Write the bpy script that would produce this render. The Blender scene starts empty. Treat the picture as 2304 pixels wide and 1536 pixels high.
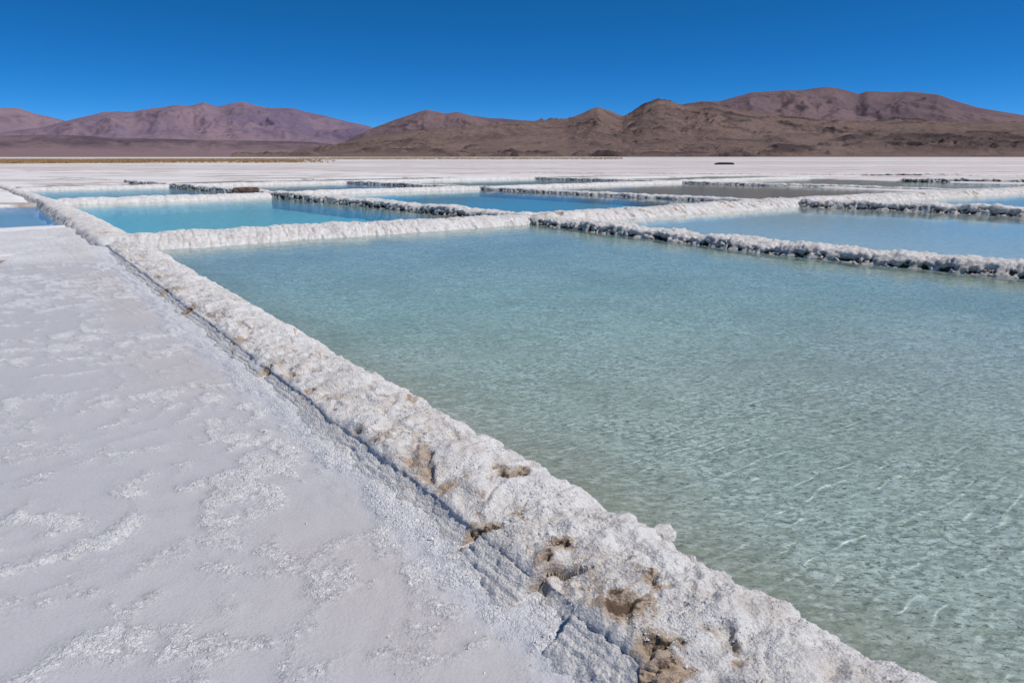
import bpy, bmesh, math, random
import numpy as np
from mathutils import Vector

R = math.radians
random.seed(7)
rng = np.random.default_rng(11)
scene = bpy.context.scene
col = scene.collection

# ------------------------------------------------------------------ camera
cam_d = bpy.data.cameras.new('camera')
cam = bpy.data.objects.new('camera', cam_d)
col.objects.link(cam)
cam.location = (0, 0, 1.7)
cam.rotation_euler = (R(90 - 15.023), 0, 0)
cam_d.sensor_width = 36.0
cam_d.lens = 36.0 * 1550 / 2304
cam_d.clip_start = 0.05
cam_d.clip_end = 120000
scene.camera = cam

# ------------------------------------------------------------------ light
SUN_AZ, SUN_EL = 100.0, 57.0
world = bpy.data.worlds.new('World')
scene.world = world
world.use_nodes = True
wn = world.node_tree
wn.nodes.clear()
w_out = wn.nodes.new('ShaderNodeOutputWorld')
w_bg = wn.nodes.new('ShaderNodeBackground')
w_sky = wn.nodes.new('ShaderNodeTexSky')
w_sky.sky_type = 'NISHITA'
w_sky.sun_disc = False
w_sky.sun_elevation = R(SUN_EL)
w_sky.sun_rotation = R(SUN_AZ)
w_sky.altitude = 8000
w_sky.air_density = 1.0
w_sky.dust_density = 0.0
w_sky.ozone_density = 10.0
w_hsv = wn.nodes.new('ShaderNodeHueSaturation')
w_hsv.inputs['Hue'].default_value = 0.493
w_hsv.inputs['Saturation'].default_value = 1.15
w_bg.inputs['Strength'].default_value = 0.115
wn.links.new(w_sky.outputs[0], w_hsv.inputs['Color'])
wn.links.new(w_hsv.outputs[0], w_bg.inputs['Color'])
wn.links.new(w_bg.outputs[0], w_out.inputs['Surface'])

sun_d = bpy.data.lights.new('sun', 'SUN')
sun_d.energy = 3.75
sun_d.angle = R(0.53)
sun_d.color = (1.0, 0.955, 0.90)
sun_d.cycles.is_caustics_light = True
sun = bpy.data.objects.new('sun', sun_d)
col.objects.link(sun)
sd = Vector((math.sin(R(SUN_AZ)) * math.cos(R(SUN_EL)), math.cos(R(SUN_AZ)) * math.cos(R(SUN_EL)), math.sin(R(SUN_EL))))
sun.rotation_euler = sd.to_track_quat('Z', 'Y').to_euler()

scene.view_settings.view_transform = 'Standard'
scene.view_settings.look = 'None'
scene.view_settings.gamma = 1.0
scene.view_settings.use_curve_mapping = False
scene.view_settings.exposure = 0.0
scene.cycles.max_bounces = 8
scene.cycles.transparent_max_bounces = 12
scene.cycles.caustics_refractive = True
scene.cycles.caustics_reflective = True

# ------------------------------------------------------------------ the grid of the works: u runs along the long dykes, v across them
AZ = R(-36.14)
SU, CU = math.sin(AZ), math.cos(AZ)
SV, CV = math.sin(AZ + math.pi / 2), math.cos(AZ + math.pi / 2)
def to_xy(u, v):
    return u * SU + v * SV, u * CU + v * CV

# ------------------------------------------------------------------ noise
PERM = rng.permutation(256).astype(np.int64)
PERM = np.concatenate([PERM, PERM, PERM])
GRAD = rng.normal(size=(256, 3))
GRAD /= np.linalg.norm(GRAD, axis=1, keepdims=True)
def perlin(x, y, z=None):
    x = np.asarray(x, float); y = np.asarray(y, float)
    z = np.zeros_like(x) + 0.37 if z is None else np.asarray(z, float)
    xi = np.floor(x).astype(np.int64); yi = np.floor(y).astype(np.int64); zi = np.floor(z).astype(np.int64)
    xf, yf, zf = x - xi, y - yi, z - zi
    xi &= 255; yi &= 255; zi &= 255
    fu = xf ** 3 * (xf * (xf * 6 - 15) + 10); fv = yf ** 3 * (yf * (yf * 6 - 15) + 10); fw = zf ** 3 * (zf * (zf * 6 - 15) + 10)
    def g(dx, dy, dz):
        hsh = PERM[PERM[PERM[(xi + dx) & 255] + ((yi + dy) & 255)] + ((zi + dz) & 255)]
        G = GRAD[hsh]
        return G[..., 0] * (xf - dx) + G[..., 1] * (yf - dy) + G[..., 2] * (zf - dz)
    def lerp(a, b, t): return a + t * (b - a)
    x0 = lerp(lerp(g(0, 0, 0), g(1, 0, 0), fu), lerp(g(0, 1, 0), g(1, 1, 0), fu), fv)
    x1 = lerp(lerp(g(0, 0, 1), g(1, 0, 1), fu), lerp(g(0, 1, 1), g(1, 1, 1), fu), fv)
    return lerp(x0, x1, fw) * 1.5
def fbm(x, y, z=None, o=5, gain=.5, lac=2.03):
    s = 0; a = 1.; f = 1.
    for i in range(o):
        s = s + a * perlin(x * f + 17.1 * i, y * f - 9.3 * i, None if z is None else z * f + 5.7 * i)
        a *= gain; f *= lac
    return s
def ridged(x, y, o=6, gain=.5, lac=2.07):
    s = 0; a = 1.; f = 1.; w = 1.
    for i in range(o):
        n = (1 - np.abs(perlin(x * f + 31.7 * i, y * f + 11.9 * i))) ** 2
        n = n * w
        w = np.clip(n * 1.6, 0, 1)
        s = s + a * n; a *= gain; f *= lac
    return s
def billow(x, y, z, o=3, gain=.5):
    s = 0; a = 1.; f = 1.
    for i in range(o):
        s = s + a * np.abs(perlin(x * f + 7.7 * i, y * f + 3.1 * i, z * f + 1.9 * i)); a *= gain; f *= 2.1
    return s
def smooth(a, b, x):
    t = np.clip((x - a) / (b - a), 0, 1)
    return t * t * (3 - 2 * t)

# ------------------------------------------------------------------ mesh helpers
def link(o):
    col.objects.link(o)
    return o
def tag(o, label=None, cat=None, group=None, kind=None):
    if label: o['label'] = label
    if cat: o['category'] = cat
    if group: o['group'] = group
    if kind: o['kind'] = kind
    return o
def mesh_obj(name, verts, faces, mat, parent=None, smooth_shade=True, attrs=None):
    me = bpy.data.meshes.new(name)
    verts = np.asarray(verts, dtype=np.float32); faces = np.asarray(faces, dtype=np.int32)
    k = faces.shape[1]
    me.vertices.add(len(verts)); me.vertices.foreach_set('co', verts.ravel())
    me.loops.add(faces.size); me.loops.foreach_set('vertex_index', faces.ravel())
    me.polygons.add(len(faces)); me.polygons.foreach_set('loop_start', np.arange(0, faces.size, k, dtype=np.int32))
    me.polygons.foreach_set('use_smooth', np.full(len(faces), smooth_shade))
    for an, av in (attrs or {}).items():
        a = me.attributes.new(an, 'FLOAT', 'POINT'); a.data.foreach_set('value', np.asarray(av, dtype=np.float32).ravel())
    me.update(calc_edges=True); me.validate()
    me.materials.append(mat)
    o = link(bpy.data.objects.new(name, me))
    if parent: o.parent = parent
    return o
def grid_faces(n, m):
    i = np.arange(n * m).reshape(n, m)
    return np.stack([i[:-1, :-1].ravel(), i[1:, :-1].ravel(), i[1:, 1:].ravel(), i[:-1, 1:].ravel()], 1)
def graded(a, b, d0, growth, start):
    """coordinates from a to b whose spacing is d0 at start and grows with the distance from it"""
    out = []
    x = start
    while x < b:
        out.append(x); x += d0 + growth * abs(x - start)
    out.append(b)
    x = start; lo = []
    while x > a:
        x -= d0 + growth * abs(x - start); lo.append(max(x, a))
    return np.array(lo[::-1] + out)

# ------------------------------------------------------------------ material helpers
class NT:
    def __init__(s, name):
        s.m = bpy.data.materials.new(name); s.m.use_nodes = True
        s.t = s.m.node_tree; s.t.nodes.clear()
        s.out = s.n('ShaderNodeOutputMaterial')
    def n(s, kind, **kw):
        nd = s.t.nodes.new(kind)
        for k, v in kw.items():
            if k in nd.inputs: s.set(nd, k, v)
            else: setattr(nd, k, v)
        return nd
    def set(s, nd, key, v):
        if hasattr(v, 'is_output') or isinstance(v, bpy.types.NodeSocket): s.t.links.new(v, nd.inputs[key])
        else: nd.inputs[key].default_value = v
    def pos(s): return s.n('ShaderNodeNewGeometry').outputs['Position']
    def map(s, scale=(1, 1, 1), rot=0):
        mp = s.n('ShaderNodeMapping'); s.set(mp, 'Vector', s.pos()); mp.inputs['Scale'].default_value = scale; mp.inputs['Rotation'].default_value = (0, 0, rot)
        return mp.outputs[0]
    def noise(s, scale, vec=None, detail=4, rough=.55, dist=0.):
        nd = s.n('ShaderNodeTexNoise'); s.set(nd, 'Vector', vec if vec is not None else s.pos())
        nd.inputs['Scale'].default_value = scale; nd.inputs['Detail'].default_value = detail; nd.inputs['Roughness'].default_value = rough; nd.inputs['Distortion'].default_value = dist
        return nd.outputs[0]
    def voro(s, scale, vec=None, feature='F1', out='Distance', rand=1.):
        nd = s.n('ShaderNodeTexVoronoi'); nd.feature = feature; s.set(nd, 'Vector', vec if vec is not None else s.pos())
        nd.inputs['Scale'].default_value = scale; nd.inputs['Randomness'].default_value = rand
        return nd.outputs[out]
    def attr(s, name):
        nd = s.n('ShaderNodeAttribute'); nd.attribute_name = name
        return nd.outputs['Fac']
    def ramp(s, fac, lo, hi, a=0., b=1.):
        nd = s.n('ShaderNodeMapRange'); nd.interpolation_type = 'SMOOTHSTEP'; s.set(nd, 'Value', fac)
        nd.inputs['From Min'].default_value = lo; nd.inputs['From Max'].default_value = hi; nd.inputs['To Min'].default_value = a; nd.inputs['To Max'].default_value = b
        return nd.outputs[0]
    def math(s, op, a, b=0.):
        nd = s.n('ShaderNodeMath'); nd.operation = op; s.set(nd, 0, a); s.set(nd, 1, b)
        return nd.outputs[0]
    def mix(s, fac, a, b, mode='MIX'):
        nd = s.n('ShaderNodeMix'); nd.data_type = 'RGBA'; nd.blend_type = mode
        s.set(nd, 0, fac)
        for idx, v in ((6, a), (7, b)):
            if isinstance(v, bpy.types.NodeSocket): s.t.links.new(v, nd.inputs[idx])
            else: nd.inputs[idx].default_value = (*v, 1)
        return nd.outputs[2]
    def bump(s, h, dist, strength=1., normal=None):
        nd = s.n('ShaderNodeBump'); s.set(nd, 'Height', h); nd.inputs['Distance'].default_value = dist; nd.inputs['Strength'].default_value = strength
        if normal is not None: s.set(nd, 'Normal', normal)
        return nd.outputs[0]
    def principled(s, color, rough=.8, normal=None, spec=.25):
        p = s.n('ShaderNodeBsdfPrincipled'); 
        if isinstance(color, tuple): color = (*color, 1)
        s.set(p, 'Base Color', color); s.set(p, 'Roughness', rough); s.set(p, 'Specular IOR Level', spec)
        if normal is not None: s.set(p, 'Normal', normal)
        s.t.links.new(p.outputs[0], s.out.inputs['Surface'])
        return p

def salt_crust_material():
    t = NT('salt_crust')
    white, cream, tan, brown = (.79, .775, .76), (.665, .615, .575), (.43, .315, .215), (.13, .085, .055)
    grime = t.noise(4.5, detail=7, rough=.7)
    c = t.mix(t.ramp(grime, .44, .64), white, cream)
    c = t.mix(t.ramp(t.noise(38., detail=6, rough=.75), .54, .72, 0, .45), c, (.55, .53, .52))
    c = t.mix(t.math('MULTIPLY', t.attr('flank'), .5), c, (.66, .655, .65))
    speck = t.math('MULTIPLY', t.ramp(t.noise(60., detail=4, rough=.75), .60, .68), t.ramp(t.noise(6., detail=5, rough=.7), .42, .62))
    c = t.mix(t.math('MULTIPLY', speck, .95), c, (.17, .12, .09))
    c = t.mix(t.math('MULTIPLY', t.ramp(t.noise(11., detail=7, rough=.75), .50, .66), .7), c, (.53, .515, .50))
    sp2 = t.math('MULTIPLY', t.ramp(t.noise(75., detail=5, rough=.85), .52, .62), t.ramp(t.noise(3., detail=5, rough=.7), .38, .60, .30, .9))
    c = t.mix(sp2, c, (.36, .335, .32))
    bank_grey = t.math('MULTIPLY', t.attr('bank_grey'), t.ramp(t.noise(20., detail=7, rough=.8), .38, .62))
    c = t.mix(bank_grey, c, (.37, .34, .30))  # greyer tone, mostly on the steep flank of the banks
    dirt = t.attr('dirt')
    d2 = t.math('ADD', dirt, t.math('MULTIPLY', t.math('SUBTRACT', t.noise(26., detail=7, rough=.75), .5), 1.5))
    c = t.mix(t.ramp(d2, .30, .85, 0, .85), c, tan)
    c = t.mix(t.ramp(d2, .95, 1.3), c, brown)
    mud_shade = t.attr('mud_shade')
    m2 = t.math('ADD', mud_shade, t.math('MULTIPLY', t.math('SUBTRACT', t.noise(16., detail=7, rough=.75), .5), 1.6))
    c = t.mix(t.ramp(m2, .45, .8), c, (.095, .08, .062))  # dark mud, with the shade of overhangs and pits put into the colour
    h = t.math('ADD', t.math('MULTIPLY', t.noise(45., detail=6, rough=.75), 1.), t.math('MULTIPLY', t.voro(85.), .4))
    t.principled(c, .72, t.bump(h, .022, .75), .3)
    return t.m

def pan_material():
    t = NT('salt_pan')
    sheet, crust = (.50, .495, .515), (.80, .79, .795)
    cr = t.attr('crust')
    grain = t.noise(60., detail=5, rough=.7)
    g2 = t.noise(24., detail=6, rough=.8)
    k = t.math('ADD', cr, t.math('MULTIPLY', t.math('SUBTRACT', t.math('ADD', t.math('MULTIPLY', grain, .5), t.math('MULTIPLY', g2, .5)), .5), t.math('ADD', t.math('MULTIPLY', cr, 3.6), .5)))
    c = t.mix(t.ramp(k, .15, .85), sheet, crust)
    c = t.mix(t.ramp(t.noise(1.1, detail=5), .5, .72, 0, .4), c, (.565, .53, .525))
    c = t.mix(t.ramp(t.noise(9., detail=6, rough=.75), .52, .7, 0, .35), c, (.43, .425, .445))
    c = t.mix(t.ramp(t.noise(110., detail=4, rough=.75), .53, .68, 0, .6), c, (.36, .355, .365))
    c = t.mix(t.math('MULTIPLY', t.ramp(t.noise(48., detail=5, rough=.8), .58, .68), t.ramp(cr, .1, .5, 0, .4)), c, (.45, .44, .45))
    c = t.mix(t.attr('pink'), c, (.56, .475, .43))
    c = t.mix(t.attr('fringe'), c, (.80, .80, .835))
    wv = t.n('ShaderNodeVectorMath'); wv.operation = 'ADD'; t.set(wv, 0, t.pos()); nz = t.n('ShaderNodeTexNoise'); t.set(nz, 'Vector', t.pos()); nz.inputs['Scale'].default_value = 30.; nz.inputs['Detail'].default_value = 4.
    sc = t.n('ShaderNodeVectorMath'); sc.operation = 'SCALE'; t.set(sc, 0, nz.outputs['Color']); sc.inputs['Scale'].default_value = .03; t.set(wv, 1, sc.outputs[0])
    edge = t.voro(46., wv.outputs[0], 'DISTANCE_TO_EDGE'); cell = t.n('ShaderNodeTexVoronoi'); t.set(cell, 'Vector', wv.outputs[0]); cell.inputs['Scale'].default_value = 46.
    cv = t.n('ShaderNodeSeparateColor'); t.set(cv, 0, cell.outputs['Color'])
    fl_on = t.ramp(k, .25, .7)
    c = t.mix(t.math('MULTIPLY', fl_on, t.ramp(cv.outputs[0], .35, .95, 0, .8)), c, (.88, .87, .87))
    c = t.mix(t.math('MULTIPLY', fl_on, t.ramp(cv.outputs[1], .6, 1., 0, .5)), c, (.60, .59, .60))
    c = t.mix(t.math('MULTIPLY', fl_on, t.ramp(edge, .07, .0, 0, .3)), c, (.45, .44, .45))
    dirt = t.attr('dirt')
    d2 = t.math('ADD', dirt, t.math('MULTIPLY', t.math('SUBTRACT', t.noise(20., detail=6, rough=.7), .5), .9))
    c = t.mix(t.ramp(d2, .35, .7), c, (.46, .34, .25))
    c = t.mix(t.ramp(d2, .85, 1.2), c, (.17, .12, .08))
    h = t.math('ADD', t.math('MULTIPLY', t.noise(55., detail=5, rough=.7), t.math('ADD', t.math('MULTIPLY', cr, .9), .18)), t.math('MULTIPLY', fl_on, t.math('ADD', t.math('MULTIPLY', t.ramp(edge, .0, .2), .16), t.math('MULTIPLY', cv.outputs[2], .22))))
    t.principled(c, .6, t.bump(h, .018, .9), .3)
    return t.m

def ground_material():
    t = NT('salt_flat')
    vec = t.map((1, 1, 1), 0)
    def stretched(k):
        m = t.n('ShaderNodeMapping'); t.set(m, 'Vector', t.pos()); m.inputs['Scale'].default_value = (k, 1., 1.)
        return m.outputs[0]
    s8, s4 = stretched(.14), stretched(.3)
    c = t.mix(t.ramp(t.noise(.018, s8, 8, .72), .42, .58), (.79, .775, .77), (.67, .615, .585))
    c = t.mix(t.ramp(t.noise(.05, s8, 8, .75), .53, .62, 0, .75), c, (.44, .36, .325))
    c = t.mix(t.ramp(t.noise(.03, s8, 6, .65), .56, .66, 0, .9), c, (.72, .71, .72))
    c = t.mix(t.ramp(t.noise(.22, s4, 7, .75), .53, .60, 0, .85), c, (.42, .345, .305))
    c = t.mix(t.ramp(t.noise(.45, s4, 6, .75), .57, .64, 0, .9), c, (.24, .19, .165))
    c = t.mix(t.ramp(t.noise(.11, s8, 5, .7), .62, .68, 0, .85), c, (.17, .135, .12))
    s16 = stretched(.07)
    c = t.mix(t.ramp(t.noise(.008, s16, 8, .7), .46, .56, 0, .6), c, (.53, .455, .42))
    c = t.mix(t.ramp(t.noise(.014, s16, 9, .75), .55, .60, 0, .7), c, (.74, .73, .735))
    c = t.mix(t.ramp(t.noise(.035, s16, 6, .7), .60, .635, 0, .9), c, (.20, .155, .135))
    f = t.noise(3., detail=6, rough=.7)
    c = t.mix(t.ramp(f, .56, .75, 0, .6), c, (.36, .30, .27))
    soil = t.attr('soil')
    c = t.mix(soil, c, t.mix(t.ramp(t.noise(.004, detail=6), .35, .65), (.22, .155, .125), (.32, .23, .19)))
    # pool beds
    bed = t.attr('bed')
    bc = t.mix(t.ramp(t.noise(8., detail=6, rough=.7), .35, .7), (.86, .86, .84), (.60, .61, .58))
    bc = t.mix(t.attr('dull'), bc, (.20, .17, .15))
    c = t.mix(bed, c, bc)
    t.principled(c, .8, t.bump(t.noise(12., detail=6, rough=.7), .03, .6), .2)
    return t.m

def bed_material():
    t = NT('pool_bed')
    st = t.n('ShaderNodeMapping'); t.set(st, 'Vector', t.pos()); st.inputs['Rotation'].default_value = (0, 0, R(-25)); st.inputs['Scale'].default_value = (1, 1.9, 1); sv = st.outputs[0]
    a = t.noise(17., sv, 6, .72, .6)
    b = t.noise(2.2, None, 4, .6)
    c = t.mix(t.ramp(a, .42, .57), (.50, .505, .44), (.98, .98, .945))
    c = t.mix(t.ramp(b, .40, .62, 0, .4), c, (.84, .84, .78))
    c = t.mix(t.ramp(t.noise(4.5, sv, 6, .7, .5), .48, .62, 0, .35), c, (.44, .45, .40))
    c = t.mix(t.ramp(t.noise(30., sv, 5, .75, .4), .53, .64, 0, .9), c, (.17, .175, .15))
    c = t.mix(t.ramp(t.noise(.55, None, 6, .65), .44, .62, 0, .55), c, t.mix(.5, c, (.42, .43, .36)))
    c = t.mix(t.math('MULTIPLY', t.attr('rim'), t.ramp(t.noise(7., sv, 6, .7), .36, .60, .25, .85)), c, (.43, .435, .345))
    t.principled(c, .85, t.bump(a, .03, .8), .1)
    return t.m

def water_material(name, ripple, big, rough, absorb, density, caustic=False):
    t = NT(name)
    st = t.n('ShaderNodeMapping'); t.set(st, 'Vector', t.pos()); st.inputs['Rotation'].default_value = (0, 0, R(-20)); st.inputs['Scale'].default_value = (1, 1.8, 1); sv = st.outputs[0]
    h = t.math('ADD', t.math('MULTIPLY', t.noise(14., sv, 4, .6, .4), ripple), t.math('MULTIPLY', t.noise(2.4, sv, 3, .5), big))
    nrm = t.bump(h, 1., 1.)
    fr = t.n('ShaderNodeFresnel'); fr.inputs['IOR'].default_value = 1.34; t.set(fr, 'Normal', nrm)
    gl = t.n('ShaderNodeBsdfGlossy'); gl.inputs['Roughness'].default_value = rough; t.set(gl, 'Normal', nrm)
    if caustic:
        tr = t.n('ShaderNodeBsdfRefraction'); tr.inputs['IOR'].default_value = 1.34; tr.inputs['Roughness'].default_value = 0.
        cc = t.n('ShaderNodeCombineColor'); d = t.attr('depth')          # Beer's law for the depth of brine below each point
        for i, k in enumerate(absorb): t.set(cc, i, t.math('EXPONENT', t.math('MULTIPLY', d, -k * density)))
        t.set(tr, 'Color', cc.outputs[0])
    else:
        tr = t.n('ShaderNodeBsdfTransparent')
    mx = t.n('ShaderNodeMixShader'); t.set(mx, 0, fr.outputs[0]); t.set(mx, 1, tr.outputs[0]); t.set(mx, 2, gl.outputs[0])
    t.t.links.new(mx.outputs[0], t.out.inputs['Surface'])
    if density > 0 and not caustic:
        va = t.n('ShaderNodeVolumeAbsorption'); va.inputs['Color'].default_value = (*absorb, 1); va.inputs['Density'].default_value = density
        t.t.links.new(va.outputs[0], t.out.inputs['Volume'])
    return t.m

def rock_material(name, base, pale, dark, scale, tint=(.3, .3, .3)):
    t = NT(name)
    n1 = t.noise(scale, detail=8, rough=.6)
    n2 = t.noise(scale * 5, detail=8, rough=.65)
    c = t.mix(t.ramp(n1, .36, .66), base, pale)
    c = t.mix(t.ramp(n2, .5, .72, 0, .6), c, tint)
    n3 = t.noise(scale * 22, detail=8, rough=.7)
    c = t.mix(t.ramp(n3, .50, .64, 0, .38), c, dark)
    c = t.mix(t.ramp(n3, .46, .36, 0, .35), c, pale)
    c = t.mix(t.attr('outcrop'), c, dark)
    c = t.mix(t.attr('pale'), c, pale)
    t.principled(c, .95, t.bump(n3, 25., .8), .05)
    return t.m

M_SALT = salt_crust_material()
M_PAN = pan_material()
M_GROUND = ground_material()
M_BED = bed_material()

# ------------------------------------------------------------------ pools: u0, u1, v0, v1 (reaching under the dykes), depth, dullness of the bed
POOLS = {
    'near':    (-12.0, 14.7, 1.9, 12.0, .24, 0.),
    'blue':    (15.2, 31.0, 1.5, 11.3, .45, .2),
    'right':   (-10., 14.6, 12.0, 24.2, .22, .35),
    'beyond':  (15.0, 31.4, 10.6, 22.6, .35, .62),
    'corner':  (-5., 13.4, 24.4, 60.0, .25, .4),
    'slim':    (31.3, 43.8, 1.0, 9.3, .35, .25),
    'slate':   (31.8, 44.2, 9.6, 20.2, .30, .55),
    'taupe':   (14.8, 31.3, 22.6, 37.6, .12, .75),
    'thin':    (32., 43.6, 20.6, 35.2, .25, .35),
    'far':     (44.6, 52.5, 8.0, 30., .2, .5),
    'lastrow': (44.6, 51., .6, 7.4, .1, .1),
    'edge':    (13.8, 31.2, 38.8, 52.6, .10, .3),
    'pale':    (32.8, 40.2, 36., 57., .12, .1),
    'last':    (44.4, 48.2, 33., 44., .12, .1),
    'left':    (20.7, 30.2, -30., 1.25, .25, .5),
}
def inside(u, v, p, soft=.15):
    u0, u1, v0, v1 = p[:4]
    d = np.minimum(np.minimum(u - u0, u1 - u), np.minimum(v - v0, v1 - v)) + .25 * fbm(u * .5, v * .5, o=3)
    return smooth(-soft, soft, d)

# ground sheet to the horizon
def ground():
    gu = np.concatenate([-np.geomspace(45000, 22, 40), np.arange(-20, 60.01, .4), np.geomspace(61, 60000, 90)])
    gv = np.concatenate([-np.geomspace(45000, 22, 60), np.arange(-20, 75.01, .4), np.geomspace(76, 60000, 90)])
    U, V = np.meshgrid(gu, gv, indexing='ij')
    X, Y = to_xy(U, V)
    r = np.hypot(X, Y)
    Z = .05 + .03 * fbm(X * .25, Y * .25, o=4) * smooth(400, 100, r)
    bed = np.zeros_like(U); dull = np.zeros_like(U)
    for k, p in POOLS.items():
        m = inside(U, V, p)
        depth = p[4]
        if k == 'near': depth = .45
        Z = Z * (1 - m) - depth * m
        bed = np.maximum(bed, m); dull = np.maximum(dull, m * p[5])
    # beneath the finely built dry pan
    m = smooth(-.4, .4, np.minimum(np.minimum(U + 4, 14.0 - U), np.minimum(V + 12, 1.2 - V)))
    Z = Z - .25 * m
    soil = smooth(900, 2600, r + 500 * fbm(X * .0012, Y * .0012, o=4))
    o = mesh_obj('ground', np.stack([X.ravel(), Y.ravel(), Z.ravel()], 1), grid_faces(len(gu), len(gv))[:, ::-1], M_GROUND,
                 attrs={'bed': bed, 'dull': dull, 'soil': soil})
    tag(o, kind='structure', label='white salt flat reaching to the foot of the hills')
ground()

# the dry pan beside the near dyke
PAN = {}
def dry_pan():
    gu = graded(-4., 20.2, .016, .0105, 1.2)
    gv = graded(-14., 1.62, .016, .0125, 1.3)
    U, V = np.meshgrid(gu, gv, indexing='ij')
    X, Y = to_xy(U, V)
    wob = .05 * fbm(U * 1.1, V * 0 + 3.3, o=4)
    warp = fbm(X * .7, Y * .7, o=3)
    # crust gathers in branching, patchy strips
    br = fbm(X * 5.5, Y * 5.5, o=5, gain=.62)
    wp = .9 * warp; wq = fbm(X * .7 + 40, Y * .7 + 12, o=3)
    n1 = perlin(U * 1.55 + wp, V * .75 + .9 * wq); n2 = perlin(U * 2.9 + 9 + wq, V * 1.5 + 4 + wp)
    c1 = np.exp(-(n1 / .19) ** 2); c2 = np.exp(-(n2 / .17) ** 2)
    patch = smooth(-.30, .40, fbm(X * .55 + 3, Y * .75 + 8, o=4))
    frag = smooth(-.28, .22, br)
    crust = np.maximum(c1 * .95, c2 * .75) * (.30 + .80 * frag) * (.62 + .5 * patch) + .38 * patch * frag
    crust = np.clip(crust, 0, 1.1)
    fr = smooth(1.15, 1.31, V + wob + .03 * fbm(X * 5, Y * 5, o=3)) * smooth(14.6, 13.6, U)
    crust = np.maximum(crust, fr * (.45 + .5 * frag))
    pink = .28 * smooth(.55, 1.0, V + .25 * fbm(X * 1.2, Y * 1.2, o=4)) * smooth(1.24, 1.1, V + wob) * smooth(-.3, .5, fbm(X * .9 + 5, Y * .9, o=3) + .25)
    # raised salt platform beyond the pan
    plat = smooth(12.9, 14.4, U + .35 * fbm(X * .6, Y * .6, o=4))
    crust = np.maximum(crust * (1 - plat), plat * (.75 + .3 * smooth(-.3, .4, fbm(X * .8, Y * .8, o=4))))
    dirt = np.zeros_like(U)
    pit = np.zeros_like(U)
    # brown scars in the platform's edge
    for (pu, pv, a, b, s) in ((13.9, -.62, .22, .62, 1.), (15.5, -.5, .12, .5, .7), (15.0, -1.6, .2, .45, .8), (16.9, -.6, .13, .35, .8), (14.9, .5, .1, .4, .5), (17.6, .9, .12, .4, .5)):
        d = ((U - pu) / a) ** 2 + ((V - pv) / b) ** 2 + .8 * fbm(X * 3 + pu, Y * 3, o=3)
        m = smooth(1.2, .5, d) * s
        dirt = np.maximum(dirt, m * 1.05); pit = np.maximum(pit, m)
    # hair cracks across the pan
    ck = 1 - np.abs(perlin(X * .55 + 20 + .35 * warp, Y * .85 + 2 + .35 * warp)) * 40
    ck = np.clip(ck, 0, 1) * smooth(.05, .3, fbm(X * .8 + 30, Y * .8, o=2)) * smooth(6, 9, U)
    Z = .018 + .010 * fbm(X * .9, Y * .9, o=3)
    gran = billow(X * 15, Y * 15, X * 0 + 2.2, 4, .65)
    Z = Z + (.014 * crust * (.15 + gran)) + .0025 * fbm(X * 22, Y * 22, o=3)
    Z = Z + fr * .035 * smooth(1.15, 1.45, V)
    Z = Z + plat * (.055 + .035 * fbm(X * 1.3, Y * 1.3, o=4)) - .05 * pit - .012 * ck
    Z = Z - smooth(19.2, 20.1, U) * .25
    PAN.update(X=X, Y=Y, Z=Z, U=U, V=V, crust=crust)
    o = mesh_obj('salt_pan', np.stack([X.ravel(), Y.ravel(), Z.ravel()], 1), grid_faces(len(gu), len(gv))[:, ::-1], M_PAN,
                 attrs={'crust': crust, 'pink': pink, 'fringe': fr * .6, 'dirt': np.maximum(dirt, ck * .5)})
    tag(o, kind='structure', label='dry grey salt pan with paler crust patches')
dry_pan()

# bed of the near pool
depth_at = {}
def near_bed():
    gu = graded(-6., 14.9, .022, .012, 1.0)
    gv = graded(1.75, 12.3, .022, .012, 2.2)
    U, V = np.meshgrid(gu, gv, indexing='ij')
    X, Y = to_xy(U, V)
    e = np.minimum(np.minimum(V - 1.9, 11.4 - V), 14.6 - U)
    d = .07 + .09 * smooth(0, 1.2, e) + .16 * smooth(3., 9., U + .5 * (V - 2))
    Z = -d + .02 * fbm(X * .8, Y * .8, o=3) + .009 * fbm(X * 8, Y * 8, o=4, gain=.6)
    rim = smooth(1.1, .1, e + .35 * fbm(X * 1.3, Y * 1.3, o=4))
    depth_at.update(gu=gu, gv=gv, d=-Z)
    o = mesh_obj('pool_floor', np.stack([X.ravel(), Y.ravel(), Z.ravel()], 1), grid_faces(len(gu), len(gv))[:, ::-1], M_BED, attrs={'rim': rim})
    tag(o, kind='structure', label='pale mottled salt bed under the nearest water')
    o.cycles.is_caustics_receiver = True
    return o
near_bed()

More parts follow.
